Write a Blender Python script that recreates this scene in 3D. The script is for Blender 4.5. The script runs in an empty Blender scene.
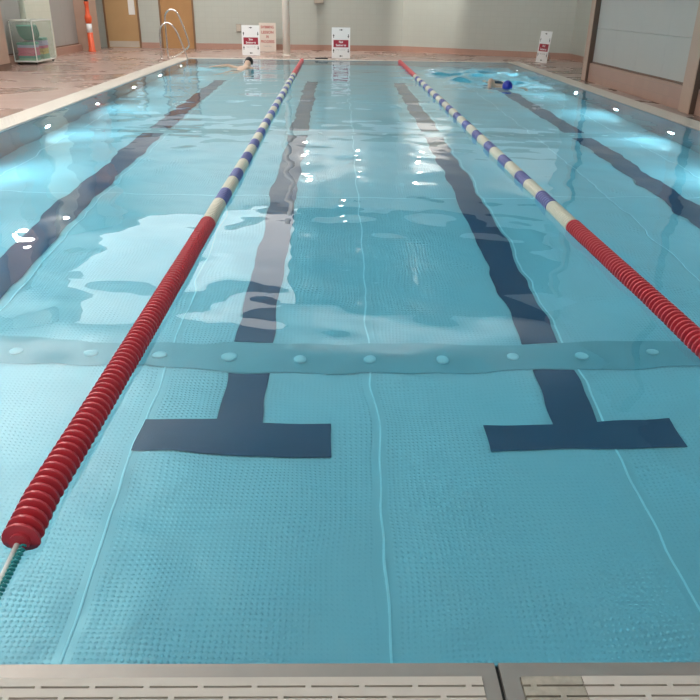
import bpy, bmesh, math, random
import numpy as np
from mathutils import Vector, Matrix, Euler
random.seed(7)
C = bpy.context.scene.collection
R = math.radians
# ------------------------------------------------------------------ helpers
def tag(o, label=None, cat=None, group=None, kind=None):
    if label: o['label'] = label
    if cat: o['category'] = cat
    if group: o['group'] = group
    if kind: o['kind'] = kind
    return o
def empty(name, loc=(0,0,0), rz=0.0):
    o = bpy.data.objects.new(name, None); C.objects.link(o)
    o.location = loc; o.rotation_euler = (0,0,rz); o.empty_display_size = .1
    return o
def children(o): return [c for c in bpy.data.objects if c.parent == o]
def copy_tree(o, parent=None):
    c = o.copy(); C.objects.link(c)
    if parent: c.parent = parent
    for ch in children(o): copy_tree(ch, c)
    return c
class MB:
    def __init__(s): s.bm = bmesh.new()
    def box(s, x0,x1,y0,y1,z0,z1, mi=0):
        v=[s.bm.verts.new((x,y,z)) for z in (z0,z1) for y in (y0,y1) for x in (x0,x1)]
        for q in ((0,2,3,1),(4,5,7,6),(0,1,5,4),(2,6,7,3),(0,4,6,2),(1,3,7,5)):
            f=s.bm.faces.new([v[i] for i in q]); f.material_index=mi
        return s
    def prism(s, pts, z0, z1, mi=0):
        n=len(pts)
        a=[s.bm.verts.new((x,y,z0)) for x,y in pts]; b=[s.bm.verts.new((x,y,z1)) for x,y in pts]
        s.bm.faces.new(a[::-1]).material_index=mi; s.bm.faces.new(b).material_index=mi
        for i in range(n):
            s.bm.faces.new((a[i],a[(i+1)%n],b[(i+1)%n],b[i])).material_index=mi
        return s
    def tube(s, pts, r, seg=12, mi=0, smooth=True):
        pts=[Vector(p) for p in pts]; rs=r if isinstance(r,(list,tuple)) else [r]*len(pts)
        rings=[]; up=None
        for i,p in enumerate(pts):
            t=(pts[min(i+1,len(pts)-1)]-pts[max(i-1,0)]).normalized()
            if up is None: up=t.orthogonal().normalized()
            else: up=(up-t*up.dot(t)).normalized()
            w=t.cross(up)
            rings.append([s.bm.verts.new(p+(up*math.cos(2*math.pi*k/seg)+w*math.sin(2*math.pi*k/seg))*rs[i]) for k in range(seg)])
        for a,b in zip(rings,rings[1:]):
            for k in range(seg):
                f=s.bm.faces.new((a[k],a[(k+1)%seg],b[(k+1)%seg],b[k])); f.material_index=mi; f.smooth=smooth
        s.bm.faces.new(rings[0][::-1]).material_index=mi; s.bm.faces.new(rings[-1]).material_index=mi
        return s
    def lathe(s, prof, axis='z', seg=24, c=(0,0,0), mi=0, smooth=True, lobes=0, amp=0):
        rings=[]
        for r,h in prof:
            ring=[]
            for k in range(seg):
                a=2*math.pi*k/seg; rr=r*(1+(amp*math.cos(lobes*a) if lobes else 0)); u,v=rr*math.cos(a),rr*math.sin(a)
                co={'z':(u,v,h),'y':(u,h,v),'x':(h,u,v)}[axis]
                ring.append(s.bm.verts.new((co[0]+c[0],co[1]+c[1],co[2]+c[2])))
            rings.append(ring)
        for a,b in zip(rings,rings[1:]):
            for k in range(seg):
                f=s.bm.faces.new((a[k],a[(k+1)%seg],b[(k+1)%seg],b[k])); f.material_index=mi; f.smooth=smooth
        s.bm.faces.new(rings[0][::-1]).material_index=mi; s.bm.faces.new(rings[-1]).material_index=mi
        return s
    def build(s, name, mats, parent=None, loc=None, bevel=0, bseg=2):
        if bevel:
            bmesh.ops.bevel(s.bm, geom=list(s.bm.edges), offset=bevel, segments=bseg, affect='EDGES', profile=.5)
        bmesh.ops.recalc_face_normals(s.bm, faces=s.bm.faces)
        me=bpy.data.meshes.new(name); s.bm.to_mesh(me); s.bm.free()
        for m in (mats if isinstance(mats,(list,tuple)) else [mats]): me.materials.append(m)
        o=bpy.data.objects.new(name, me); C.objects.link(o)
        if parent: o.parent=parent
        if loc: o.location=loc
        return o
def box(name, m, *a, parent=None, bevel=0): return MB().box(*a).build(name, m, parent, bevel=bevel)
# ------------------------------------------------------------------ materials
def mat(name):
    m=bpy.data.materials.new(name); m.use_nodes=True; nt=m.node_tree
    return m, nt, nt.nodes['Principled BSDF']
def N(nt,t,**kw):
    n=nt.nodes.new(t)
    for k,v in kw.items():
        if k in n.inputs.keys(): n.inputs[k].default_value=v
        else: setattr(n,k,v)
    return n
def simple(name, col, rough=.5, metal=0, var=.08, scale=8, bump=0, spec=.5, alpha=None):
    m,nt,b=mat(name)
    tc=N(nt,'ShaderNodeTexCoord'); no=N(nt,'ShaderNodeTexNoise',Scale=scale,Detail=4)
    nt.links.new(tc.outputs['Object'],no.inputs['Vector'])
    mx=N(nt,'ShaderNodeMix',data_type='RGBA')
    mx.inputs['A'].default_value=(*[c*(1-var) for c in col],1); mx.inputs['B'].default_value=(*[min(1,c*(1+var)) for c in col],1)
    nt.links.new(no.outputs['Fac'],mx.inputs['Factor']); nt.links.new(mx.outputs['Result'],b.inputs['Base Color'])
    b.inputs['Roughness'].default_value=rough; b.inputs['Metallic'].default_value=metal; b.inputs['Specular IOR Level'].default_value=spec
    if bump:
        bp=N(nt,'ShaderNodeBump',Strength=bump,Distance=.004); nt.links.new(no.outputs['Fac'],bp.inputs['Height']); nt.links.new(bp.outputs['Normal'],b.inputs['Normal'])
    return m
def tiles(name, c1, c2, mortar, w, h, rough, plane, ms=.006, offset=0.0, wet=0.0, bump=.15):
    # plane: which object axes run along the tile rows: 'xy','xz','yz'
    m,nt,b=mat(name)
    tc=N(nt,'ShaderNodeTexCoord'); sp=N(nt,'ShaderNodeSeparateXYZ'); cb=N(nt,'ShaderNodeCombineXYZ')
    nt.links.new(tc.outputs['Object'],sp.inputs[0])
    nt.links.new(sp.outputs[plane[0].upper()],cb.inputs[0]); nt.links.new(sp.outputs[plane[1].upper()],cb.inputs[1])
    br=N(nt,'ShaderNodeTexBrick',offset=offset); br.inputs['Scale'].default_value=1
    br.inputs['Brick Width'].default_value=w; br.inputs['Row Height'].default_value=h; br.inputs['Mortar Size'].default_value=ms
    br.inputs['Color1'].default_value=(*c1,1); br.inputs['Color2'].default_value=(*c2,1); br.inputs['Mortar'].default_value=(*mortar,1)
    nt.links.new(cb.outputs[0],br.inputs['Vector']); nt.links.new(br.outputs['Color'],b.inputs['Base Color'])
    bp=N(nt,'ShaderNodeBump',Strength=bump,Distance=.002,invert=True); nt.links.new(br.outputs['Fac'],bp.inputs['Height']); nt.links.new(bp.outputs['Normal'],b.inputs['Normal'])
    b.inputs['Roughness'].default_value=rough
    if wet:
        no=N(nt,'ShaderNodeTexNoise',Scale=.55,Detail=5,Roughness=.6,Distortion=.4); nt.links.new(tc.outputs['Object'],no.inputs['Vector'])
        cr=N(nt,'ShaderNodeValToRGB'); cr.color_ramp.elements[0].position=.42; cr.color_ramp.elements[1].position=.58
        cr.color_ramp.elements[0].color=(.2,.2,.2,1); cr.color_ramp.elements[1].color=(rough,rough,rough,1)
        nt.links.new(no.outputs['Fac'],cr.inputs[0]); nt.links.new(cr.outputs[0],b.inputs['Roughness'])
        mx=N(nt,'ShaderNodeMix',data_type='RGBA',blend_type='MULTIPLY'); mx.inputs['Factor'].default_value=1
        c2r=N(nt,'ShaderNodeValToRGB'); c2r.color_ramp.elements[0].position=.4; c2r.color_ramp.elements[1].position=.6
        c2r.color_ramp.elements[0].color=(.88,.87,.86,1); c2r.color_ramp.elements[1].color=(1,1,1,1)
        nt.links.new(no.outputs['Fac'],c2r.inputs[0]); nt.links.new(br.outputs['Color'],mx.inputs['A']); nt.links.new(c2r.outputs[0],mx.inputs['B'])
        nt.links.new(mx.outputs['Result'],b.inputs['Base Color'])
    return m
M={}
M['deck']=tiles('terracotta deck tile',(.38,.265,.225),(.36,.25,.215),(.34,.245,.21),.15,.15,.38,'xy',wet=1)
GT=((.43,.45,.405),(.42,.44,.395),(.405,.42,.38))
M['tile_x']=tiles('pale green wall tile',*GT,.20,.15,.35,'xz')
M['tile_y']=tiles('pale green wall tile side',*GT,.20,.15,.35,'yz')
M['tile_pale']=tiles('off white column tile',(.66,.68,.58),(.64,.66,.56),(.6,.62,.52),.20,.15,.3,'yz')
PT=((.40,.235,.18),(.38,.22,.17),(.36,.22,.175))
M['pink_x']=tiles('salmon skirting tile',*PT,.2,.15,.35,'xz'); M['pink_y']=tiles('salmon skirting tile side',*PT,.2,.15,.35,'yz')
M['panel']=simple('grey partition panel',(.34,.325,.305),.55,var=.04,scale=2)
M['panel_r']=simple('light grey partition panel',(.43,.40,.37),.5,var=.04,scale=2)
M['post']=simple('tan post',(.45,.30,.23),.5,var=.06,scale=3)
M['brown']=simple('brown strip',(.16,.09,.06),.5)
M['brown2']=simple('dark brown post strip',(.13,.08,.06),.5); M['ceil']=simple('white ceiling',(.8,.8,.78),.8,var=.02)
M['plaster']=simple('white plaster',(.82,.82,.79),.7,var=.02); M['dark']=simple('dark skylight glass',(.02,.025,.03),.1)
M['steel']=simple('brushed steel edge',(.43,.385,.35),.42,.6,var=.05,scale=30)
M['chrome']=simple('polished steel tube',(.75,.72,.70),.12,1,var=.02)
M['grate']=simple('cream plastic grate',(.64,.585,.52),.5,var=.04,scale=20)
M['dirty']=simple('stained cream grate',(.44,.40,.33),.7,var=.35,scale=45)
M['gutter']=simple('gutter dark',(.36,.32,.27),.7)
M['gap']=simple('black joint',(.01,.01,.01),.6)
M['red']=simple('red float plastic',(.62,.055,.075),.30,var=.1,scale=12)
M['white']=simple('ivory float plastic',(.72,.68,.56),.4,var=.06,scale=12)
M['blue']=simple('blue float plastic',(.06,.075,.33),.35,var=.1,scale=12)
M['lilac']=simple('lilac float rim highlight',(.45,.45,.68),.35); M['cablew']=simple('white cable sheath',(.7,.72,.68),.4); M['cablet']=simple('teal cable stripe',(.03,.33,.33),.4)  # lilac paints the rim highlights of the blue floats into their colour
M['mark']=simple('dark blue marking',(.03,.068,.145),.45,var=.08,scale=5)
M['drain']=simple('grey drain cover',(.23,.42,.48),.4,0,var=.08,scale=6)
M['plug']=simple('white inlet cap',(.52,.70,.74),.3)
M['weld']=simple('weld seam',(.60,.84,.90),.35); M['poolwall']=simple('pool wall steel',(.17,.24,.28),.35,.2,var=.08,scale=3)
M['wood']=simple('light beech door',(.42,.26,.12),.45,var=.08,scale=3); M['wood2']=simple('oak door',(.38,.20,.075),.45,var=.12,scale=3)
M['frame']=simple('brown door frame',(.20,.11,.055),.5)
M['kick']=simple('pale kick plate',(.46,.40,.33),.4); M['paper']=simple('white paper',(.7,.69,.66),.7)
M['pole']=simple('cream painted pole',(.84,.80,.72),.4,var=.03)
M['signw']=simple('white sign board',(.78,.78,.78),.5,var=.02); M['signp']=simple('pinkish white sign board',(.68,.60,.53),.5,var=.03)
M['signred']=simple('sign red',(.32,.012,.035),.5); M['black']=simple('black print',(.015,.015,.018),.5); M['grey']=simple('grey print',(.35,.35,.36),.5)
M['redprint']=simple('faded red print',(.46,.13,.12),.6)
M['orange']=simple('orange plastic',(.72,.10,.03),.4); M['box']=simple('grey box',(.30,.28,.25),.5)
M['skin']=simple('skin',(.62,.42,.31),.5,var=.1,scale=10); M['capblk']=simple('black cap',(.012,.012,.015),.45); M['capblu']=simple('blue cap',(.01,.025,.36),.35)
M['suit']=simple('dark swimsuit',(.02,.025,.05),.5)
M['teal']=simple('green foam',(.05,.29,.22),.7); M['pink']=simple('pink foam',(.58,.12,.20),.7); M['lav']=simple('lavender foam',(.36,.36,.52),.7)
M['yel']=simple('yellow foam',(.60,.48,.12),.7); M['grn']=simple('pale green foam',(.20,.42,.28),.7)
M['rim']=simple('white trolley rim',(.72,.72,.68),.4); M['rubber']=simple('dark rubber',(.03,.03,.03),.6)
# clear acrylic
m,nt,b=mat('clear acrylic'); M['acr']=m
tr=N(nt,'ShaderNodeBsdfTransparent'); mix=N(nt,'ShaderNodeMixShader'); tr.inputs[0].default_value=(.93,.95,.94,1)
mix.inputs[0].default_value=.12; b.inputs['Base Color'].default_value=(.72,.72,.68,1); b.inputs['Roughness'].default_value=.2
out=nt.nodes['Material Output']; nt.links.new(tr.outputs[0],mix.inputs[1]); nt.links.new(b.outputs[0],mix.inputs[2]); nt.links.new(mix.outputs[0],out.inputs['Surface'])
def emis(name,col,s):
    m,nt,b=mat(name); b.inputs['Emission Color'].default_value=(*col,1); b.inputs['Emission Strength'].default_value=s; b.inputs['Base Color'].default_value=(.8,.8,.8,1); return m
LAMP=270.0
M['lamp']=emis('underwater lamp lens',(.72,.93,1.0),LAMP)
M['sky']=emis('bright skylight diffuser',(1,.97,.93),1.75)
# water
m=bpy.data.materials.new('pool water'); m.use_nodes=True; nt=m.node_tree; nt.nodes.clear(); M['water']=m
g=N(nt,'ShaderNodeBsdfGlass',Roughness=0.0,IOR=1.333); out=N(nt,'ShaderNodeOutputMaterial'); va=N(nt,'ShaderNodeVolumeAbsorption',Density=.22)
va.inputs['Color'].default_value=(.0,.82,.93,1)
nt.links.new(g.outputs[0],out.inputs['Surface']); nt.links.new(va.outputs[0],out.inputs['Volume'])
# pool floor : dimpled steel sheet with smooth weld bands
SEAM0,SEAMW=.22,1.235
m,nt,b=mat('dimpled pool floor sheet'); M['poolfloor']=m
tc=N(nt,'ShaderNodeTexCoord'); vo=N(nt,'ShaderNodeTexVoronoi',voronoi_dimensions='2D',Scale=1/.024,Randomness=0.0); nt.links.new(tc.outputs['Object'],vo.inputs['Vector'])
cr=N(nt,'ShaderNodeValToRGB'); cr.color_ramp.elements[0].position=.12; cr.color_ramp.elements[0].color=(1,1,1,1); cr.color_ramp.elements[1].position=.36; cr.color_ramp.elements[1].color=(0,0,0,1)
nt.links.new(vo.outputs['Distance'],cr.inputs[0])
sp=N(nt,'ShaderNodeSeparateXYZ'); nt.links.new(tc.outputs['Object'],sp.inputs[0])
a1=N(nt,'ShaderNodeMath',operation='SUBTRACT'); a1.inputs[1].default_value=SEAM0-SEAMW/2; nt.links.new(sp.outputs['X'],a1.inputs[0])
a2=N(nt,'ShaderNodeMath',operation='FLOORED_MODULO'); a2.inputs[1].default_value=SEAMW; nt.links.new(a1.outputs[0],a2.inputs[0])
a3=N(nt,'ShaderNodeMath',operation='SUBTRACT'); a3.inputs[1].default_value=SEAMW/2; nt.links.new(a2.outputs[0],a3.inputs[0])
a4=N(nt,'ShaderNodeMath',operation='ABSOLUTE'); nt.links.new(a3.outputs[0],a4.inputs[0])
a5=N(nt,'ShaderNodeMath',operation='GREATER_THAN'); a5.inputs[1].default_value=.035; nt.links.new(a4.outputs[0],a5.inputs[0])
a6=N(nt,'ShaderNodeMath',operation='MULTIPLY'); nt.links.new(cr.outputs[0],a6.inputs[0]); nt.links.new(a5.outputs[0],a6.inputs[1])
dn=N(nt,'ShaderNodeTexNoise',Scale=1.7,Detail=2); nt.links.new(tc.outputs['Object'],dn.inputs['Vector'])
dr=N(nt,'ShaderNodeMapRange'); dr.inputs['From Min'].default_value=.35; dr.inputs['From Max'].default_value=.65; dr.inputs['To Min'].default_value=.25; nt.links.new(dn.outputs['Fac'],dr.inputs['Value'])
a7=N(nt,'ShaderNodeMath',operation='MULTIPLY'); nt.links.new(a6.outputs[0],a7.inputs[0]); nt.links.new(dr.outputs[0],a7.inputs[1]); a6=a7
bp=N(nt,'ShaderNodeBump',Strength=.62,Distance=.005); nt.links.new(a6.outputs[0],bp.inputs['Height']); un=N(nt,'ShaderNodeTexNoise',Scale=1.6,Detail=2,Distortion=.3); nt.links.new(tc.outputs['Object'],un.inputs['Vector'])
ub=N(nt,'ShaderNodeBump',Strength=1,Distance=.045); nt.links.new(un.outputs['Fac'],ub.inputs['Height']); nt.links.new(bp.outputs['Normal'],ub.inputs['Normal']); nt.links.new(ub.outputs['Normal'],b.inputs['Normal'])
no=N(nt,'ShaderNodeTexNoise',Scale=1.2,Detail=3); nt.links.new(tc.outputs['Object'],no.inputs['Vector'])
mx=N(nt,'ShaderNodeMix',data_type='RGBA'); mx.inputs['A'].default_value=(.375,.60,.67,1); mx.inputs['B'].default_value=(.42,.65,.73,1)
nt.links.new(no.outputs['Fac'],mx.inputs['Factor']); nt.links.new(mx.outputs['Result'],b.inputs['Base Color'])
b.inputs['Roughness'].default_value=.2; b.inputs['Specular IOR Level'].default_value=1.0
# ------------------------------------------------------------------ dimensions
XL,XR,YF,YB,D = -3.77,4.46,1.203,20.27,1.356
RX=(-.868,1.62)
# ------------------------------------------------------------------ setting
def struct(o,label=None,cat=None): 
    return tag(o,label,cat,kind='structure')
fl=MB()
GZ=.012
OX0,OX1,OY0,OY1=XL-.42,XR+.36,.80,YB+.26
fl.box(-7.6,OX0,-.4,25,-.12,GZ); fl.box(OX1,7.3,-.4,25,-.12,GZ); fl.box(OX0,OX1,-.4,OY0,-.12,GZ); fl.box(OX0,OX1,OY1,25,-.12,GZ)
struct(fl.build('floor',M['deck']),'wet salmon pink tiled deck around the pool','deck')
gt=MB()
for a in ((OX0,XL-.04,OY0,OY1),(XR+.04,OX1,OY0,OY1),(XL-.04,XR+.04,OY0,YF-.04),(XL-.04,XR+.04,YB+.04,OY1)): gt.box(*a,-.15,-.0095)
struct(gt.build('trim_1',M['gutter']),'overflow gutter bed below the cream grating','gutter')
# walls
struct(box('wall_far_upper',M['plaster'],-7.6,2.0,24.4,24.6,2.4,5.2),'white plastered upper part of the far wall','wall')
struct(box('wall_far',M['tile_x'],-7.6,2.0,24.4,24.6,.0,2.4),'pale green tiled wall behind the far end of the pool','wall')
A=Vector((2.0,24.4)); B=Vector((6.75,21.6)); t=(B-A).normalized(); n=Vector((-t.y,t.x))
# angled wall is built along its own x axis so that its tiles follow it
ang=math.atan2(t.y,t.x); La=(B-A).length
w=box('wall_angled',M['tile_x'],0,La,0,.2,0,2.4); w.location=(A.x,A.y,0); w.rotation_euler=(0,0,ang)
struct(w,'pale tiled wall angled in behind the right swimmer','wall')
w=box('wall_angled_upper',M['plaster'],0,La,0,.2,2.4,5.2); w.location=(A.x,A.y,0); w.rotation_euler=(0,0,ang); struct(w,'white plastered upper part of the angled wall','wall')
struct(box('wall_right',M['tile_y'],6.5,6.7,15.9,21.9,0,5.2),'recessed tiled side wall behind the right hand post','wall')
struct(box('wall_return',M['tile_x'],5.1,6.7,15.75,15.9,0,5.2),'short tiled return behind the tan post','wall')
struct(box('baseboard_far',M['pink_x'],-6.85,2.0,24.385,24.4,0,.17),'salmon tile skirting along the far wall','skirting')
w=box('baseboard_angled',M['pink_x'],0,La,-.015,0,0,.17); w.location=(A.x,A.y,0); w.rotation_euler=(0,0,ang); struct(w,'salmon tile skirting on the angled wall','skirting')
struct(box('baseboard_right',M['pink_y'],6.485,6.5,15.9,21.75,0,.17),'salmon tile skirting on the recessed side wall','skirting')
# left wall
struct(box('wall_left',M['panel'],-7.6,-7.42,-.4,24.4,0,5.2),'left side wall behind grey partitions','wall')
struct(box('baseboard_left',M['pink_y'],-7.42,-7.2,-.4,22.4,.0,.2),'salmon tiled plinth along the left wall','plinth')
struct(box('wall_plinth_right',M['pink_y'],5.05,5.3,-.4,15.75,0,.35),'salmon tiled plinth along the right wall','plinth')
struct(box('wall_right_upper',M['panel_r'],5.22,5.4,-.4,15.75,.35,5.2),'upper right wall','wall')
# ceiling
ce=MB()
ce.box(-7.6,7.3,-.4,16.1,5.0,5.15); ce.box(-7.6,-6.3,16.1,24.6,5.0,5.15); ce.box(-6.3,6.2,23.5,24.6,5.0,5.15); ce.box(6.2,7.3,16.1,24.6,5.0,5.15)
struct(ce.build('ceiling',M['ceil']),'white ceiling over the pool','ceiling')
w1=box('window_1',M['sky'],-6.3,-1.25,16.1,23.5,5.05,5.1); struct(w1,'bright diffusing skylight over the left lane','skylight')
w2=box('window_2',M['dark'],-1.25,6.2,16.1,23.5,5.05,5.1); struct(w2,'dark skylight over the middle lane','skylight')
# ------------------------------------------------------------------ partitions, posts
def partition(name,m,x0,x1,y0,y1,z0,z1,label,seam=None,parent=None):
    root=empty(name,((x0+x1)/2,(y0+y1)/2,z0)); cx,cy=(x0+x1)/2,(y0+y1)/2
    bl=MB(); n=max(1,round((y1-y0)/1.12)); step=(y1-y0)/n
    zz=[z0] + ([seam] if seam else []) + [z1]
    for i in range(n):
        for a,bz in zip(zz,zz[1:]):
            bl.box(x0-cx,x1-cx,y0+i*step+.002-cy,y0+(i+1)*step-.002-cy,a-z0+(.004 if a!=z0 else 0),bz-z0)
    bl.build('panel',m,root)
    box('bottom_rail',M['brown'],x0-cx-.012,x1-cx+.012,y0-cy,y1-cy,0,.03,parent=root)
    tag(root,label,'partition'); return root
partition('partition_panel',M['panel'],-7.38,-7.3,20.32,22.42,.2,4.9,'grey partition panel between pale tiled column and orange cone')
partition('partition_panel',M['panel'],-7.38,-7.3,16.9,18.6,.2,4.9,'grey partition panel behind clear trolley, left of pale column')
partition('partition_panel',M['panel_r'],5.1,5.2,11.0,15.5,.35,4.9,'wide light grey partition panel between the two tan posts',.98)
partition('partition_panel',M['panel_r'],5.1,5.2,6.2,10.65,.35,4.9,'sliver of light grey partition at right picture edge beyond the nearer tan post',.98)
def column(name,m,x0,x1,y0,y1,z1,label,cat,base=None,near_strip=False):
    root=empty(name,((x0+x1)/2,(y0+y1)/2,GZ)); hx,hy=(x1-x0)/2,(y1-y0)/2
    box('shaft',m,-hx,hx,-hy,hy,0,z1,parent=root,bevel=.012)
    if base: box('plinth',base,-hx-.012,hx+.012,-hy-.012,hy+.012,0,.12,parent=root)
    if near_strip:
        o=box('near_face_strip',M['brown2'],-hx+.012,hx,-hy-.006,-hy,0,z1,parent=root); o['label']='dark brown strip on the near face'  # darker brown strip covering most of the post's near face
    tag(root,label,cat); return root
column('wall_column',M['tile_pale'],-7.42,-7.195,18.66,20.3,4.95,'broad pale tiled column behind the clear foam trolley','column')
column('wall_post',M['post'],-7.42,-6.83,15.9,16.45,4.95,'tan post at left picture edge in front of the trolley','post',M['brown'])
column('wall_post',M['post'],-7.42,-6.88,22.45,23.1,4.95,'tan post at left end wall behind the orange cone','post')
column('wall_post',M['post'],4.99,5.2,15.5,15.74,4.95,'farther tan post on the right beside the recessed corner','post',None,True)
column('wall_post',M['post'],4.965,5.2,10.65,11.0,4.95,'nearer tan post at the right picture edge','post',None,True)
# ------------------------------------------------------------------ pool basin
pf=MB(); pf.box(XL-.15,XR+.15,YF-.15,YB+.15,-D-.1,-D)
k=-3
while SEAM0+k*SEAMW<XR:
    x=SEAM0+k*SEAMW
    if x>XL+.05: pf.box(x-.005,x+.005,YF,YB,-D-.02,-D+.006,1)
    k+=1
for y in (7.1,13.2,16.3): pf.box(XL,XR,y-.006,y+.006,-D-.02,-D+.004,1)
pool_floor=pf.build('pool_floor',[M['poolfloor'],M['weld']]); struct(pool_floor,'dimpled turquoise steel floor of the swimming pool','pool floor')
struct(box('pool_wall_left',M['poolwall'],XL-.04,XL,YF-.04,YB+.04,-D,.004),'underwater steel wall along the left side of the pool','pool wall')
struct(box('pool_wall_right',M['poolwall'],XR,XR+.04,YF-.04,YB+.04,-D,.004),'underwater steel wall along the right side of the pool','pool wall')
struct(box('pool_wall_far',M['poolwall'],XL,XR,YB,YB+.04,-D,.004),'underwater steel wall at the far end of the pool','pool wall')
struct(box('pool_wall_near',M['poolwall'],XL,XR,YF-.04,YF,-D,-.03),'underwater steel wall at the near end of the pool','pool wall')
def marking(xc,w,y0,y1,tb,label):
    mb=MB(); z0,z1=-D+.0055,-D+.0075
    gaps=[(3.86,4.18),(10.05,10.42)]
    ys=[y0]+[v for g in gaps for v in g]+[y1]
    for a,b2 in zip(ys[::2],ys[1::2]): mb.box(xc-w/2,xc+w/2,a,b2,z0,z1)
    mb.box(xc-tb/2,xc+tb/2,y0-.235,y0-.0002,z0,z1)
    o=mb.build('lane_marking',M['mark'],pool_floor); o['label']=label
marking(-.515,.245,3.385,16.3,1.0,'dark blue lane line with T end left of the centre seam')
marking(1.305,.245,3.385,16.3,1.0,'dark blue lane line with T end right of the centre seam')
marking(-2.44,.27,3.385,16.3,1.0,'dark blue lane line in the left lane')
marking(3.31,.27,3.385,16.3,1.0,'dark blue lane line in the right lane')
for yc,lab in ((4.02,'near grey drain strip with round caps'),(10.235,'far grey drain strip with round caps')):
    o=MB().box(XL+.02,XR-.02,yc-.15,yc+.15,-D+.0052,-D+.007).build('drain_strip',M['drain'],pool_floor); o['label']=lab
    x=.225-.4315*9
    first=None
    while x<XR-.15:
        if x>XL+.15:
            if first is None:
                first=MB().lathe([(.040,-.002),(.040,.006),(.034,.012),(.012,.014)],seg=20).build('inlet_cap',M['plug'],o); c=first
            else:
                c=first.copy(); C.objects.link(c)
            c.location=(x,yc,-D+.008)
        x+=.4315
# edges: steel lips
lip=MB(); lip.box(XL-.04,.372,YF-.04,YF,-.03,.006); lip.box(.337,.372,.80,YF-.04,-.03,.006)
struct(lip.build('trim_2',M['steel']),'steel edge strip at the near pool end, left of the black joint','edge strip')
lip=MB(); lip.box(.381,XR+.04,YF-.04,YF,-.03,.006); lip.box(.381,.422,.80,YF-.04,-.03,.006)
struct(lip.build('trim_3',M['steel']),'steel edge strip at the near pool end, right of the black joint','edge strip')
struct(box('trim_4',M['gap'],.372,.381,.80,YF,-.05,-.004),'black joint between the two near steel edge strips','joint')
# gratings
def grate(name,x0,x1,y0,y1,along,label,m=None,off=0):
    # cream bars with staggered slots between; rows run along X or Y
    m=m or M['grate']; mb=MB(); z0,z1=-.02,GZ
    L0,L1,W0,W1=(x0,x1,y0,y1) if along=='x' else (y0,y1,x0,x1)
    rows=int((W1-W0)/.0262); rw=(W1-W0)/rows; sl=.0055; p=.119; ln=.106
    def add(a,b2,c,d):
        if along=='x': mb.box(a,b2,c,d,z0,z1)
        else: mb.box(c,d,a,b2,z0,z1)
    for r in range(rows):
        w1=W1-r*rw; w0=w1-rw
        add(L0,L1,w0+sl,w1)                      # bar
        s=L0-p+off+(p/2 if r%2 else 0); e=s
        cur=L0
        while s<L1+p:                            # bridges between slots
            a,b2=s+ln,s+p
            a,b2=max(a,L0),min(b2,L1)
            if b2-a>.001: add(a,b2,w0,w0+sl)
            s+=p
    o=mb.build(name,m); tag(o,label,'grating'); return o
grate('overflow_grate',XL-.04,.335,.80,YF-.042,'x','cream slotted grating along the near pool end, left of the black joint',off=.072)
grate('overflow_grate',.424,.560,.80,YF-.042,'x','short stained speckled grating piece right of the black joint',M['dirty'],off=.03)
grate('overflow_grate',.562,XR+.04,.80,YF-.042,'x','cream slotted grating along the near pool end, right of the stained piece',off=.08)
grate('overflow_grate',OX0,XL-.042,OY0,OY1,'y','long cream grating along the left side of the pool')
grate('overflow_grate',XR+.042,OX1,OY0,OY1,'y','long cream grating along the right side of the pool')
grate('overflow_grate',XL-.04,XR+.04,YB+.042,OY1,'x','cream grating along the far end of the pool')
# ------------------------------------------------------------------ water (real waves)
dx=.04; nx=int((XR-XL+.01)/dx)+1; ny=int((YB-YF+.01)/dx)+1
xs=np.linspace(XL-.004,XR+.004,nx); ys=np.linspace(YF-.004,YB+.004,ny); X,Y=np.meshgrid(xs,ys)
rng=np.random.default_rng(3)
Z=np.zeros_like(X)
def waves(n,l0,l1,slope,spread):
    z=np.zeros_like(X)
    for i in range(n):
        l=l0*(l1/l0)**rng.random(); th=math.pi/2+rng.normal()*spread; k=2*math.pi/l
        a=slope/k*math.sqrt(2/n)
        z+=a*np.sin(k*(X*math.cos(th)+Y*math.sin(th))+rng.random()*6.28)
    return z
amp=.55+.45*np.clip(.5+.5*np.sin(.9*X+1.3)*np.cos(.45*Y+.5*X),0,1)
Z+=waves(18,1.0,3.2,.010,.9)+waves(34,.26,.8,.020,1.2)*amp+waves(24,.14,.26,.010,1.4)*amp
def turb(cx,cy,sx,sy,slope,l0,l1):
    global Z
    Z+=waves(40,l0,l1,slope,1.6)*np.exp(-((X-cx)/sx)**2-((Y-cy)/sy)**2)
turb(3.0,16.3,1.3,2.2,.27,.25,1.1); turb(3.0,14.6,.9,.9,.14,.2,.6); turb(-2.2,16.8,.8,1.4,.05,.25,.8)
ed=np.minimum(np.minimum(X-XL,XR-X),np.minimum(Y-YF,YB-Y)); Z*=np.clip(ed/.15,0.12,1)
verts=np.stack([X.ravel(),Y.ravel(),Z.ravel()],1).tolist()
idx=np.arange(nx*ny).reshape(ny,nx)
faces=np.stack([idx[:-1,:-1],idx[:-1,1:],idx[1:,1:],idx[1:,:-1]],-1).reshape(-1,4).tolist()
ring=list(idx[0,:])+list(idx[1:,-1])+list(idx[-1,-2::-1])+list(idx[-2:0,0])
b0=len(verts)
for i in ring: v=verts[i]; verts.append([v[0],v[1],-D-.02])
L=len(ring); t0=len(verts)
for i in ring: verts.append(list(verts[i]))
for i in range(L): faces.append([t0+i,b0+i,b0+(i+1)%L,t0+(i+1)%L])
faces.append([b0+i for i in range(L)][::-1])
me=bpy.data.meshes.new('pool_water'); me.from_pydata(verts,[],faces); me.update()
me.polygons.foreach_set('use_smooth',[len(p.vertices)==4 and p.index<(nx-1)*(ny-1) for p in me.polygons])
me.materials.append(M['water']); water=bpy.data.objects.new('pool_water',me); C.objects.link(water)
tag(water,'clear rippled turquoise water filling the swimming pool','water',kind='stuff')
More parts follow.
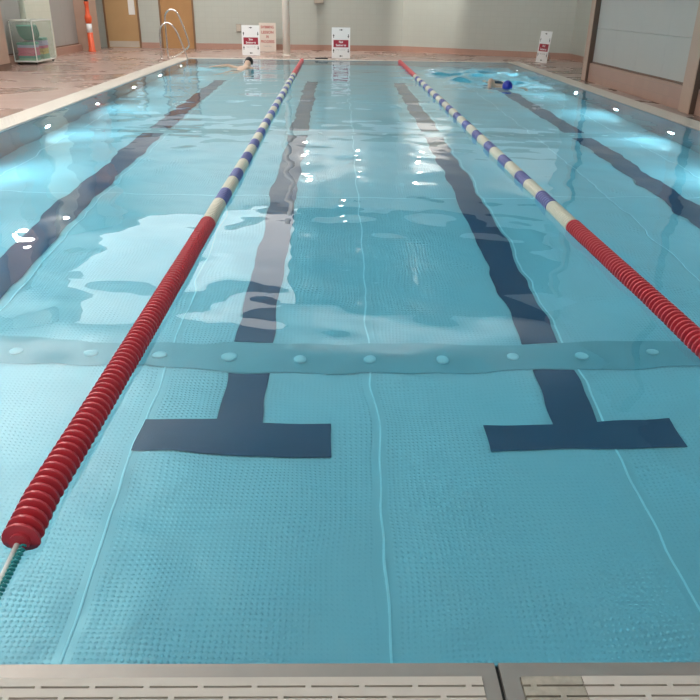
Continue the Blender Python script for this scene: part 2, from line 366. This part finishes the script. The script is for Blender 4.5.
# ------------------------------------------------------------------ lane ropes
RZ=.018
def disc_mesh(m,pitch=.0372,r=.053,hub=.028):
    mb=MB(); h=pitch/2
    mb.lathe([(hub,-h),(hub,-.0065),(r*.95,-.0060),(r,-.0045),(r,.0045),(r*.95,.0060),(hub,.0065),(hub,h)],'y',36,lobes=18,amp=.012)
    bmesh.ops.recalc_face_normals(mb.bm,faces=mb.bm.faces)
    me=bpy.data.meshes.new('float_disc'); mb.bm.to_mesh(me); mb.bm.free(); me.materials.append(m); me.set_sharp_from_angle(angle=R(38)); return me
DM=disc_mesh(M['red'])
def section(m,length,seg=28,r=.051,hub=.042,rim=None):
    n=max(1,round(length/(.05 if rim else .0372))); p=length/n; prof=[]
    for i in range(n):
        y=-length/2+i*p
        prof+=[(hub,y),(hub,y+.5*p),(r-.001,y+.62*p),(r,y+.76*p),(r-.001,y+.9*p),(hub,y+.99*p)] if rim else [(hub,y),(hub,y+.2*p),(r-.001,y+.32*p),(r,y+.6*p),(r-.001,y+.88*p),(hub,y+.99*p)]
    mb=MB().lathe(prof,'y',seg)
    bmesh.ops.recalc_face_normals(mb.bm,faces=mb.bm.faces)
    if rim:
        for f in mb.bm.faces:
            rr=[math.hypot(v.co.x,v.co.z) for v in f.verts]
            if min(rr)>r-.0025: f.material_index=1
    me=bpy.data.meshes.new('float_section'); mb.bm.to_mesh(me); mb.bm.free(); me.materials.append(m)
    if rim: me.materials.append(rim)
    me.set_sharp_from_angle(angle=R(38)); return me
Y0,Y1,Y2,Y3=1.60,4.83,15.84,19.95
first=.52; nb=14; period=(Y2-Y1-first)/nb; bl=.33; wl=period-bl
SB,SW,SW1,SR=section(M['blue'],bl,rim=M['lilac']),section(M['white'],wl),section(M['white'],first),section(M['red'],Y3-Y2)
def part(name,me,parent,loc):
    o=bpy.data.objects.new(name,me); C.objects.link(o); o.parent=parent; o.location=loc; return o
def rope(x,label,bend):
    root=empty('lane_rope',(x,Y0,0)); tag(root,label,'lane rope','lane ropes across the pool')
    off=lambda y: (bend(y),y-Y0,RZ)
    n=int((Y1-Y0)/.0372)
    for i in range(n):
        y=Y0+.0186+i*(Y1-Y0)/n
        part('float_disc',DM,root,off(y))
    o=part('float_section',SW1,root,off(Y1+first/2)); o['label']='ivory float section next to the red floats'
    y=Y1+first
    for i in range(nb):
        o=part('float_section',SB,root,off(y+bl/2)); o['label']='blue float section'
        o=part('float_section',SW,root,off(y+bl+wl/2)); o['label']='ivory float section'
        y+=period
    o=part('float_section',SR,root,off((Y2+Y3)/2)); o['label']='long red float section at the far end'
    cb=MB(); cb.tube([(bend(Y0)-.004,-.005,RZ),(.0,-.22,-.002),(.0,YF-Y0+.01,-.012)],.008,10)
    c=cb.build('cable',M['cablew'],root); c['label']='white end cable with teal spiral stripe'
    hp=[]; 
    for i in range(220):
        u=i/219; y=-.01-u*.36; a=u*2*math.pi*26
        hp.append((-.004+.0075*math.cos(a)+.016,y,RZ-.03*u/.9*.9+.0075*math.sin(a)))
    MB().tube(hp,.0035,6).build('spring',M['cablet'],c)
    MB().tube([(bend(Y3),Y3-Y0-.01,RZ),(bend(Y3),YB-Y0+.01,.0)],.008,8).build('cable',M['cablew'],root)
def bendL(y):  # the rope sags slightly sideways near its slack end
    return float(np.interp(y,[1.56,1.8,2.4,4.0,5.6,7.0,9.3,20],[.0,-.016,-.008,.0,.006,.010,.0,-.02]))
def bendR(y):
    return float(np.interp(y,[1.56,3.0,3.4,4.0,4.9,6.2,7.7,9,16,20],[-.03,-.02,.03,.05,-.02,.0,.0,.0,-.02,0]))
def bendR(y):
    return float(np.interp(y,[1.56,3.2,5,8,16,20],[.02,.015,.0,.0,-.01,.0]))
rope(RX[0],'left lane rope of red, ivory and blue floats with its near cable end showing',bendL)
rope(RX[1],'lane rope on the right running out of the picture beside the wide T marking',bendR)
# ------------------------------------------------------------------ underwater lamps
lampY=[3.45,5.6,7.75,9.9,12.05,14.3,16.55,18.85]
LM=None
def lamp(x,y,sgn,z,label,group):
    global LM
    root=empty('pool_light',(x,y,z)); tag(root,label,'pool light',group)
    if LM is None:
        a=MB().lathe([(.085,0),(.085,.016),(.076,.02),(.03,.022)],'x',24).build('lens',M['lamp'],root)
        b2=MB().lathe([(.115,0),(.115,.010),(.10,.016),(.087,.012),(.087,0)],'x',24).build('bezel',M['chrome'],root)
        LM=(a.data,b2.data)
    else:
        for nm,me in zip(('lens','bezel'),LM): part(nm,me,root,(0,0,0))
    root.rotation_euler=(0,0,0 if sgn>0 else math.pi)
ordn=['nearest','second','third','fourth','fifth','sixth','seventh','eighth']
LZ=-.85
visL=[y for y in lampY if y>7]; visR=[y for y in lampY if y>9]
for y in lampY:
    i=visL.index(y) if y in visL else -1
    lamp(XL,y,1,LZ,('underwater light on left pool wall, %s in view from the near end'%ordn[i]) if i>=0 else 'underwater light on left pool wall, outside the near left picture edge','underwater lights on the left wall')
    i=visR.index(y) if y in visR else -1
    lamp(XR,y,-1,LZ,('underwater light on right pool wall, %s in view from the near end'%ordn[i]) if i>=0 else 'underwater light on right pool wall, outside the right picture edge','underwater lights on the right wall')
# ------------------------------------------------------------------ text helper
def text(name,body,size,m,parent,loc,width=None,bold=.0):
    cu=bpy.data.curves.new(name,'FONT'); cu.body=body; cu.size=size; cu.align_x='CENTER'; cu.align_y='CENTER'; cu.extrude=.0008; cu.offset=bold
    t=bpy.data.objects.new(name,cu); C.objects.link(t)
    dg=bpy.context.evaluated_depsgraph_get(); me=bpy.data.meshes.new_from_object(t.evaluated_get(dg))
    C.objects.unlink(t); bpy.data.objects.remove(t); 
    me.materials.clear(); me.materials.append(m)
    vx=[v.co.x for v in me.vertices]; w=max(vx)-min(vx)
    s=(width/w) if width else 1
    for v in me.vertices: v.co.x*=s
    o=bpy.data.objects.new(name,me); C.objects.link(o); o.parent=parent; o.location=loc; o.rotation_euler=(math.pi/2,0,0); return o
def arrow(parent,x,z,ang,yf,s=1):
    # flat printed arrow: stem and head
    p=[(-.045,-.008),(.0,-.008),(.0,-.024),(.05,0),(.0,.024),(.0,.008),(-.045,.008)]
    mb=MB(); q=[]
    for a,b2 in p:
        u=a*math.cos(ang)-b2*math.sin(ang); v=a*math.sin(ang)+b2*math.cos(ang); q.append((u*s,v*s))
    f=[mb.bm.verts.new((u,0,v)) for u,v in q]; g2=[mb.bm.verts.new((u,.001,v)) for u,v in q]
    mb.bm.faces.new(f); mb.bm.faces.new(g2[::-1])
    for i in range(len(q)): mb.bm.faces.new((f[i],g2[i],g2[(i+1)%len(q)],f[(i+1)%len(q)]))
    o=mb.build('arrow',M['black'],parent,(x,yf,z)); return o
def lane_sign(x,y,rz,line1,w1,line2,label,lean=.06,H=.76,W=.49):
    root=empty('lane_sign',(x,y,GZ),rz)
    bd=box('board',M['signw'],-W/2,W/2,0,.012,0.0,H,parent=root,bevel=.004); bd.rotation_euler=(-lean,0,0)
    yf=-.002
    box('red_band',M['signred'],-W/2+.045,W/2-.045,yf,.001,.275,.455,parent=bd)
    text('lettering',line1,.075,M['signw'],bd,(0,yf-.001,.405),w1,.002); text('lettering',line2,.075,M['signw'],bd,(0,yf-.001,.325),.27,.002)
    text('small_lettering','Keep to the left',.045,M['grey'],bd,(0,yf,.215),.24)
    arrow(bd,.0,H-.06,0,yf); arrow(bd,.0,.06,math.pi,yf)
    for sx,ag in ((-1,math.pi/2),(1,-math.pi/2)):
        arrow(bd,sx*(W/2-.05),.55,ag,yf); arrow(bd,sx*(W/2-.05),.19,ag,yf)
    st=MB().tube([(0,.012+math.tan(lean)*H*.8,H*.8),(0,.30,.005)],.009,8).build('prop_leg',M['grey'],root)
    tag(root,label,'sign','white lane etiquette signs'); return root
lane_sign(-2.36,21.7,0,'Slow',.11,'Swimmers','white lane sign with red band standing behind the black capped swimmer')
lane_sign(.11,20.95,0,'Fast',.11,'Swimmers','white lane sign with red band mirrored in the water at middle of far pool end')
lane_sign(5.35,20.4,-R(70),'Med',.11,'Swimmers','white lane sign turned sideways at the far right pool corner',lean=.10)
# lesson sign
root=empty('lesson_sign',(-2.06,23.55,GZ))
W,H=.50,.78
bd=box('board',M['signp'],-W/2,W/2,0,.012,0,H,parent=root,bevel=.004); bd.rotation_euler=(-.05,0,0)
for s,z,w in (('SWIMMING',.66,.38),('LESSON',.52,.36),('IN',.40,.07),('PROGRESS',.265,.40)): text('lettering',s,.105,M['redprint'],bd,(0,-.002,z),w,.003)
text('small_lettering','THANK YOU',.05,M['grey'],bd,(0,-.002,.14),.24)
MB().tube([(0,.05,H*.8),(0,.33,.005)],.009,8).build('prop_leg',M['grey'],root)
tag(root,'pinkish white sign with faded red lettering between lane sign and white pole','sign')
# pole
root=empty('roof_pole',(-1.40,21.95,GZ)); MB().lathe([(.10,0),(.10,4.95)],seg=32).build('shaft',M['pole'],root)
MB().lathe([(.125,0),(.125,.012),(.105,.02)],seg=32).build('base_collar',M['pole'],root); tag(root,'round cream pole rising from the far deck beside the lesson sign','pole')
# ------------------------------------------------------------------ doors
def door(n,x0,x1,m,label,paper,kick):
    root=empty('door_%d'%n,((x0+x1)/2,24.4,GZ)); hw=(x1-x0)/2
    box('leaf',m,-hw+.05,hw-.05,-.02,0,0,2.05,parent=root)
    fr=MB(); fr.box(-hw,-hw+.05,-.05,0,0,2.1); fr.box(hw-.05,hw,-.05,0,0,2.1); fr.box(-hw+.05,hw-.05,-.05,0,2.05,2.1); fr.build('door_frame',M['frame'],root)
    if kick: box('kick_plate',M['kick'],-hw+.07,hw-.07,-.024,-.02,.02,.19,parent=root)
    if paper: box('paper_notice',M['paper'],hw-.30,hw-.11,-.0225,-.02,.93,1.6,parent=root)
    MB().tube([(-hw+.12,-.02,1.5),(-hw+.12,-.06,1.5),(-hw+.24,-.06,1.5)],.01,8).build('door_handle',M['chrome'],root)
    tag(root,label,'door',kind='structure')
door(1,-7.05+.2-.2,-6.0,M['wood'],'light wooden door with white paper notice on the far wall',True,True)
door(2,-5.38,-4.34,M['wood2'],'darker oak door behind the pool ladder',False,False)
# wall boxes
def wbox(x,z,w,h,label):
    root=empty('wall_box',(x,24.4,z)); box('casing',M['box'],-w/2,w/2,-.07,0,-h/2,h/2,parent=root,bevel=.006)
    box('cover',M['kick'],-w/2+.015,w/2-.015,-.075,-.07,-h/2+.015,h/2-.015,parent=root); tag(root,label,'wall box')
wbox(-3.0,.62,.16,.22,'small grey box on far wall just left of the lane sign')
wbox(-.55,1.42,.30,.20,'grey box high on far wall at the top picture edge')
# black bar on pool edge
mb=MB(); mb.box(-.17,.17,-.035,.035,0,.035); o=mb.build('rubber_bar',M['black'],None,(-.40,20.62,GZ+.001),bevel=.012); o.location=(-.40,20.62,GZ); tag(o,'small flat black bar lying on the far pool edge left of the middle sign','bar')
# ------------------------------------------------------------------ orange cone
root=empty('safety_post',(-6.90,22.30,GZ)); 
MB().lathe([(.105,0),(.11,.012),(.105,.03),(.085,.06),(.075,.5)],seg=24).build('lower_body',M['orange'],root)
o=MB().lathe([(.0752,.5),(.072,.725)],seg=24).build('reflective_band',M['signw'],root); o['label']='white reflective band'
MB().lathe([(.072,.725),(.085,.78),(.098,.86),(.090,.91),(.062,.96),(.052,1.08),(.058,1.22),(.07,1.25),(.066,1.28)],seg=24).build('upper_body',M['orange'],root)
o=MB().lathe([(.05,1.28),(.05,1.36),(.03,1.40)],seg=20).build('cap',M['black'],root); o['label']='black top cap'
tag(root,'tall slim orange safety post with one white band beside the left end post','safety post')
# ------------------------------------------------------------------ ladder
root=empty('pool_ladder',(-4.43,19.9,GZ)); o0=Vector((-4.43,19.9,GZ))
def arcpts(pts,n=14):
    # Catmull-Rom through the points
    P=[Vector(p) for p in pts]; P=[P[0]*2-P[1]]+P+[P[-1]*2-P[-2]]; out=[]
    for i in range(1,len(P)-2):
        for k in range(n):
            t=k/n; a,b2,c,d=P[i-1:i+3]
            out.append(.5*((2*b2)+(c-a)*t+(2*a-5*b2+4*c-d)*t*t+(3*b2-a-3*c+d)*t**3))
    out.append(P[-2]); return out
def rail(pts,label):
    q=[p-o0 for p in arcpts(pts)]
    r_=MB().tube(q,.021,12).build('grab_rail',M['chrome'],root); r_['label']=label
    f=MB().lathe([(.045,0),(.045,.012),(.025,.02)],seg=18,c=q[0]).build('floor_flange',M['chrome'],r_)
rail([(-4.43,19.9,GZ),(-4.43,19.9,.35),(-4.425,19.9,.62),(-4.36,19.9,.79),(-4.22,19.9,.85),(-4.09,19.9,.78),(-3.98,19.9,.60),(-3.84,19.9,.2),(-3.72,19.9,-.25),(-3.70,19.9,-.9)],'lower grab rail')
rail([(-4.25,20.1,GZ),(-4.05,20.1,.10),(-3.80,20.1,.27),(-3.76,20.1,.40),(-3.85,20.1,.72),(-3.97,20.1,1.03),(-4.06,20.1,1.13),(-4.18,20.1,1.14),(-4.28,20.1,1.05),(-4.31,20.1,.9),(-4.31,20.1,.45),(-4.31,20.1,GZ)],'taller looped grab rail')
for z in (-.25,-.5,-.75):
    box('tread',M['chrome'],.72,.84,-.02,.5,z-.015,z+.015,parent=root)
tag(root,'steel pool ladder with two arched grab rails at the far left corner','ladder')
# ------------------------------------------------------------------ foam trolley and its foam
bx0,bx1,by0,by1,bz0,bz1=-7.19,-6.70,17.6,18.80,.08,.90
root=empty('storage_trolley',((bx0+bx1)/2,(by0+by1)/2,GZ)); hx,hy=(bx1-bx0)/2,(by1-by0)/2
box('base_tray',M['rim'],-hx,hx,-hy,hy,bz0-.03,bz0,parent=root,bevel=.006)
for a in ((-hx,hx,-hy,-hy+.006),(-hx,hx,hy-.006,hy),(-hx,-hx+.006,-hy,hy),(hx-.006,hx,-hy,hy)):
    o=box('clear_panel',M['acr'],*a,bz0,bz1,parent=root); o['label']='clear acrylic side'
rm=MB(); t_=.012
for sx in (-1,1): rm.box(sx*hx-t_,sx*hx+t_,-hy-t_,hy+t_,bz1-.012,bz1+.012)
for sy in (-1,1): rm.box(-hx,hx,sy*hy-t_,sy*hy+t_,bz1-.012,bz1+.012)
for sx in (-1,1):
    for sy in (-1,1): rm.box(sx*hx-.008,sx*hx+.008,sy*hy-.008,sy*hy+.008,bz0-.02,bz1)
rm.build('rim_frame',M['rim'],root)
for sx in (-1,1):
    for sy in (-1,1):
        f=MB().tube([(sx*(hx-.05)-.012,sy*(hy-.07),.024),(sx*(hx-.05)+.012,sy*(hy-.07),.024)],.024,14).build('castor',M['rubber'],root)
        MB().box(sx*(hx-.05)-.016,sx*(hx-.05)+.016,sy*(hy-.07)-.02,sy*(hy-.07)+.02,.030,.055).build('castor_fork',M['box'],f)
tag(root,'clear acrylic trolley on castors holding coloured swim foam by left wall','trolley')
def kick(m,x,y,z,rz,tilt,label,sx=.36,sy=.50,th=.05,roll=0):
    pts=[]; 
    for i in range(17):
        a=math.pi*i/16; pts.append((sx/2*math.cos(a),sy/2-sx/2+sx/2*math.sin(a)))
    pts+=[(-sx/2,-sy/2),(sx/2,-sy/2)]
    mb=MB().prism(pts,-th/2,th/2); 
    o=mb.build('kickboard',m,None,bevel=.008); o.location=(x,y,z); o.rotation_euler=(tilt,roll,rz)
    tag(o,label,'kickboard','foam kickboards in the clear trolley'); return o
cx=(bx0+bx1)/2
z=bz0+.028
kick(M['grn'],cx,17.92,z,0,0,'pale green kickboard at bottom front of trolley'); kick(M['grn'],cx,18.5,z,0,0,'pale green kickboard at bottom back of trolley')
z+=.054; kick(M['teal'],cx,17.92,z,.05,0,'green kickboard lying just under pink ones at trolley front'); kick(M['grn'],cx,18.5,z,-.05,0,'pale green kickboard under the yellow one')
z+=.054; kick(M['pink'],cx,17.92,z,-.04,0,'lowest pink kickboard at trolley front'); kick(M['yel'],cx,18.48,z+.006,.06,.02,'yellow kickboard in the trolley')
z+=.056; kick(M['pink'],cx,17.92,z,.06,0,'middle pink kickboard at trolley front'); kick(M['yel'],cx,18.5,z+.012,-.03,.02,'second yellow kickboard lying on top of the first')
z+=.056; kick(M['pink'],cx,17.92,z,-.03,0,'upper pink kickboard under the lavender one'); kick(M['pink'],cx,18.5,z+.014,.05,0,'pink kickboard above the yellow ones')
z+=.056; kick(M['lav'],cx,17.92,z,.04,0,'lavender kickboard at trolley front'); kick(M['lav'],cx,18.5,z+.014,-.05,0,'lavender kickboard at trolley back, lower of two')
z+=.056; kick(M['teal'],cx,17.92,z,0,0,'green kickboard lying on lavender one'); kick(M['lav'],cx,18.5,z+.014,.02,0,'lavender kickboard at trolley back, upper of two')
z+=.056; kick(M['teal'],cx,18.5,z+.014,.05,0,'green kickboard on top of trolley back pile')
for i in range(4):
    kick(M['teal'],cx-.03*0,17.86+.10*i,z+.16-.0*i,0,R(-58),['green kickboard leaning steeply, frontmost of four','second leaning green kickboard from trolley front','third leaning green kickboard from trolley front','rearmost of four leaning green kickboards'][i],sy=.36,sx=.34,th=.045)
# ------------------------------------------------------------------ swimmers
def skinmesh(name,pts,edges,m,parent,sub=2):
    me=bpy.data.meshes.new(name); me.from_pydata([p[:3] for p in pts],edges,[]); me.materials.append(m)
    o=bpy.data.objects.new(name,me); C.objects.link(o); o.parent=parent
    md=o.modifiers.new('skin','SKIN'); md.use_smooth_shade=True
    for v,p in zip(me.skin_vertices[0].data,pts):
        v.radius=(p[3],p[4] if len(p)>4 else p[3])
    me.skin_vertices[0].data[0].use_root=True
    s=o.modifiers.new('sub','SUBSURF'); s.levels=sub; s.render_levels=sub
    # bake to a plain mesh
    dg=bpy.context.evaluated_depsgraph_get(); nm=bpy.data.meshes.new_from_object(o.evaluated_get(dg)); o.modifiers.clear(); o.data=nm; nm.name=name
    for p in nm.polygons: p.use_smooth=True
    return o
def swimmer(loc,rz,cap,label,arms,hz=0.0):
    # local +Y is the swimming direction, z = 0 the water surface, crown of head near y = 0
    root=empty('person',loc,rz)
    pts=[(0,-.92,-.20,.135,.10),   #0 pelvis
         (0,-.74,-.16,.115,.095),  #1 waist
         (0,-.55,-.10,.135,.11),   #2 chest
         (0,-.40,-.09,.12,.10),    #3 upper chest
         (0,-.29,-.06+hz*.45,.055),       #4 neck
         (0,-.20,-.02+hz,.075,.085),  #5 head back
         (0,-.09,.02+hz,.085,.095),   #6 head
         (-.17,-.38,-.08,.058),(.17,-.38,-.08,.058)] #7,8 shoulders
    ed=[(0,1),(1,2),(2,3),(3,4),(4,5),(5,6),(3,7),(3,8)]
    for s,sh in ((-1,7),(1,8)):
        i=len(pts); A_=arms[s]
        pts+=[(*A_[0],.052),(*A_[1],.030)]; ed+=[(sh,i),(i,i+1)]
        # palm, fingers, thumb
        e=Vector(A_[1]); d=(Vector(A_[1])-Vector(A_[0])).normalized(); side=d.cross(Vector((0,0,1))).normalized()
        pm=e+d*.07; j=len(pts); pts.append((*pm,.036,.018)); ed.append((i+1,j))
        for f,(o_,l_) in enumerate(((-.03,.075),(-.01,.088),(.01,.082),(.03,.066))):
            k=len(pts); a=pm+d*.04+side*o_; b_=pm+d*(.04+l_*.6)+side*o_*1.15+Vector((0,0,-.004)); c_=pm+d*(.04+l_)+side*o_*1.2+Vector((0,0,-.014))
            pts+=[(*a,.0095),(*b_,.0085),(*c_,.007)]; ed+=[(j,k),(k,k+1),(k+1,k+2)]
        k=len(pts); a=e+d*.04+side*s*-.045; b_=e+d*.085+side*s*-.07
        pts+=[(*a,.011),(*b_,.008)]; ed+=[(i+1,k),(k,k+1)]
    for s in (-1,1):
        i=len(pts); kz=-.26 if s<0 else -.20
        pts+=[(s*.10,-1.02,-.21,.085),(s*.12,-1.36,kz,.056),(s*.12,-1.56,kz+.0,.052),(s*.11,-1.78,kz+.02,.034),(s*.11,-1.93,kz+.01,.036,.022)]
        ed+=[(0,i),(i,i+1),(i+1,i+2),(i+2,i+3),(i+3,i+4)]
    body=skinmesh('body',pts,ed,M['skin'],root)
    # face: nose, ears, eyes below the cap line
    hd=MB(); 
    bmesh.ops.create_uvsphere(hd.bm,u_segments=28,v_segments=18,radius=1)
    for v in hd.bm.verts:
        x,y,z_=v.co; v.co=(x*.088,y*.118-.10,z_*.105+.012+hz)
    for f in hd.bm.faces: f.smooth=True
    # keep the part of the shell over crown and nape, open over the face (front-lower)
    dele=[v for v in hd.bm.verts if v.co.z<-.045+hz]
    bmesh.ops.delete(hd.bm,geom=dele,context='VERTS')
    bmesh.ops.solidify(hd.bm,geom=hd.bm.faces[:],thickness=-.004)
    c=hd.build('swim_cap',cap,root); c['label']='swim cap'
    for s in (-1,1):
        MB().lathe([(.012,-.004),(.014,.0),(.010,.004)],'x',14,c=(s*.083,-.13,-.05+hz)).build('goggle_lens',M['black'],root)
    MB().lathe([(.122,-.10),(.14,-.04),(.138,.04),(.124,.12)],'y',24,c=(0,-.94,-.25)).build('swimsuit',M['suit'],root).scale=(1.02,1,.80)
    tag(root,label,'person'); return root
swimmer((-1.97,17.9,.06),R(-14),M['capblk'],'person in a black swim cap swimming away in the left lane',
    {-1:[(-.42,-.30,-.03),(-.62,-.50,-.03)],1:[(.30,-.15,-.12),(.26,.12,-.14)]},.05)
swimmer((3.13,13.98,.01),R(180),M['capblu'],'person in a blue swim cap swimming towards the camera in the right lane',
    {-1:[(-.34,-.12,-.10),(-.30,.16,-.14)],1:[(.25,-.45,.10),(.31,-.22,-.01)]})
# ------------------------------------------------------------------ lights
def area(name,loc,rot,sx,sy,power,col=(1,1,1)):
    l=bpy.data.lights.new(name,'AREA'); l.shape='RECTANGLE'; l.size=sx; l.size_y=sy; l.energy=power; l.color=col
    o=bpy.data.objects.new(name,l); C.objects.link(o); o.location=loc; o.rotation_euler=rot; return o
def spot(name,loc,target,power,ang,col=(1,1,1),blend=.6,rad=.1):
    l=bpy.data.lights.new(name,'SPOT'); l.energy=power; l.spot_size=R(ang); l.spot_blend=blend; l.color=col; l.shadow_soft_size=rad
    o=bpy.data.objects.new(name,l); C.objects.link(o); o.location=loc; d=Vector(target)-Vector(loc); o.rotation_euler=d.to_track_quat('-Z','Y').to_euler(); return o
def point(name,loc,power,rad,col=(1,1,1)):
    l=bpy.data.lights.new(name,'POINT'); l.energy=power; l.shadow_soft_size=rad; l.color=col
    o=bpy.data.objects.new(name,l); C.objects.link(o); o.location=loc; return o
# unseen upward area light, added to brighten the left of the white ceiling
area('ceiling_fill_left',(-5.6,7.5,3.3),(R(180),0,0),.5,12,1080,(1,.97,.94))
for i,(x,y,tx,ty,p) in enumerate(((-6.6,21.0,-5.6,21.5,210),(.2,23.6,-1.5,22.0,420),(5.6,20.6,4.8,21.5,170))):
    spot('far_fill_spot_%d'%i,(x,y,4.9),(tx,ty,0),p,120,(1,.94,.88),.8,.08)  # unseen spots added to brighten the far deck, pole and walls
area('ceiling_fill_middle',(1.6,14.6,3.9),(R(180),0,0),5,.6,70,(1,.97,.94))  # unseen light added to brighten the ceiling mirrored in mid pool
spot('far_fill_flood',(-3.5,16.4,4.85),(-.5,24.4,1.9),620,100,(1,.95,.89),.8,.07)  # lamp placed from a water glint; wide beam added to brighten far wall and pole
spot('wall_washer',(2.4,22.3,4.6),(2.85,23.9,2.0),620,42,(1,.95,.88))
for i,(p,e) in enumerate((((-6.72,15.2,3.65),26),((-6.9,18.5,3.85),26),((2.65,23.8,3.35),5),((.75,24.2,3.5),4),((-1.0,24.2,3.4),4))):
    point('small_lamp_%d'%i,p,e,.11 if e>20 else .07,(1,.97,.92))
wd=bpy.data.worlds.new('world'); bpy.context.scene.world=wd; wd.use_nodes=True
wd.node_tree.nodes['Background'].inputs[0].default_value=(1,.97,.94,1); wd.node_tree.nodes['Background'].inputs[1].default_value=.55
# ------------------------------------------------------------------ camera
cam=bpy.data.cameras.new('camera'); co=bpy.data.objects.new('camera',cam); C.objects.link(co)
Rv=Vector((0.99977652,-0.01603994,0.01377067)); Uv=Vector((-0.00550141,0.43154649,0.90207392)); Fv=Vector((0.0204119,0.90194808,-0.43136181))
mw=Matrix((Rv,Uv,-Fv)).transposed().to_4x4(); mw.translation=(0,0,1.3828); co.matrix_world=mw
cam.sensor_width=36; cam.sensor_fit='HORIZONTAL'; cam.lens=36*728.07/700; cam.clip_start=.05; cam.clip_end=200
sc=bpy.context.scene; sc.camera=co
sc.view_settings.view_transform='Standard'; sc.view_settings.look='None'; sc.view_settings.gamma=1; sc.view_settings.exposure=0; sc.view_settings.use_curve_mapping=False
sc.cycles.use_denoising=True; sc.cycles.max_bounces=12; sc.cycles.transmission_bounces=12; sc.cycles.diffuse_bounces=5; sc.cycles.blur_glossy=0.3; sc.cycles.sample_clamp_indirect=8
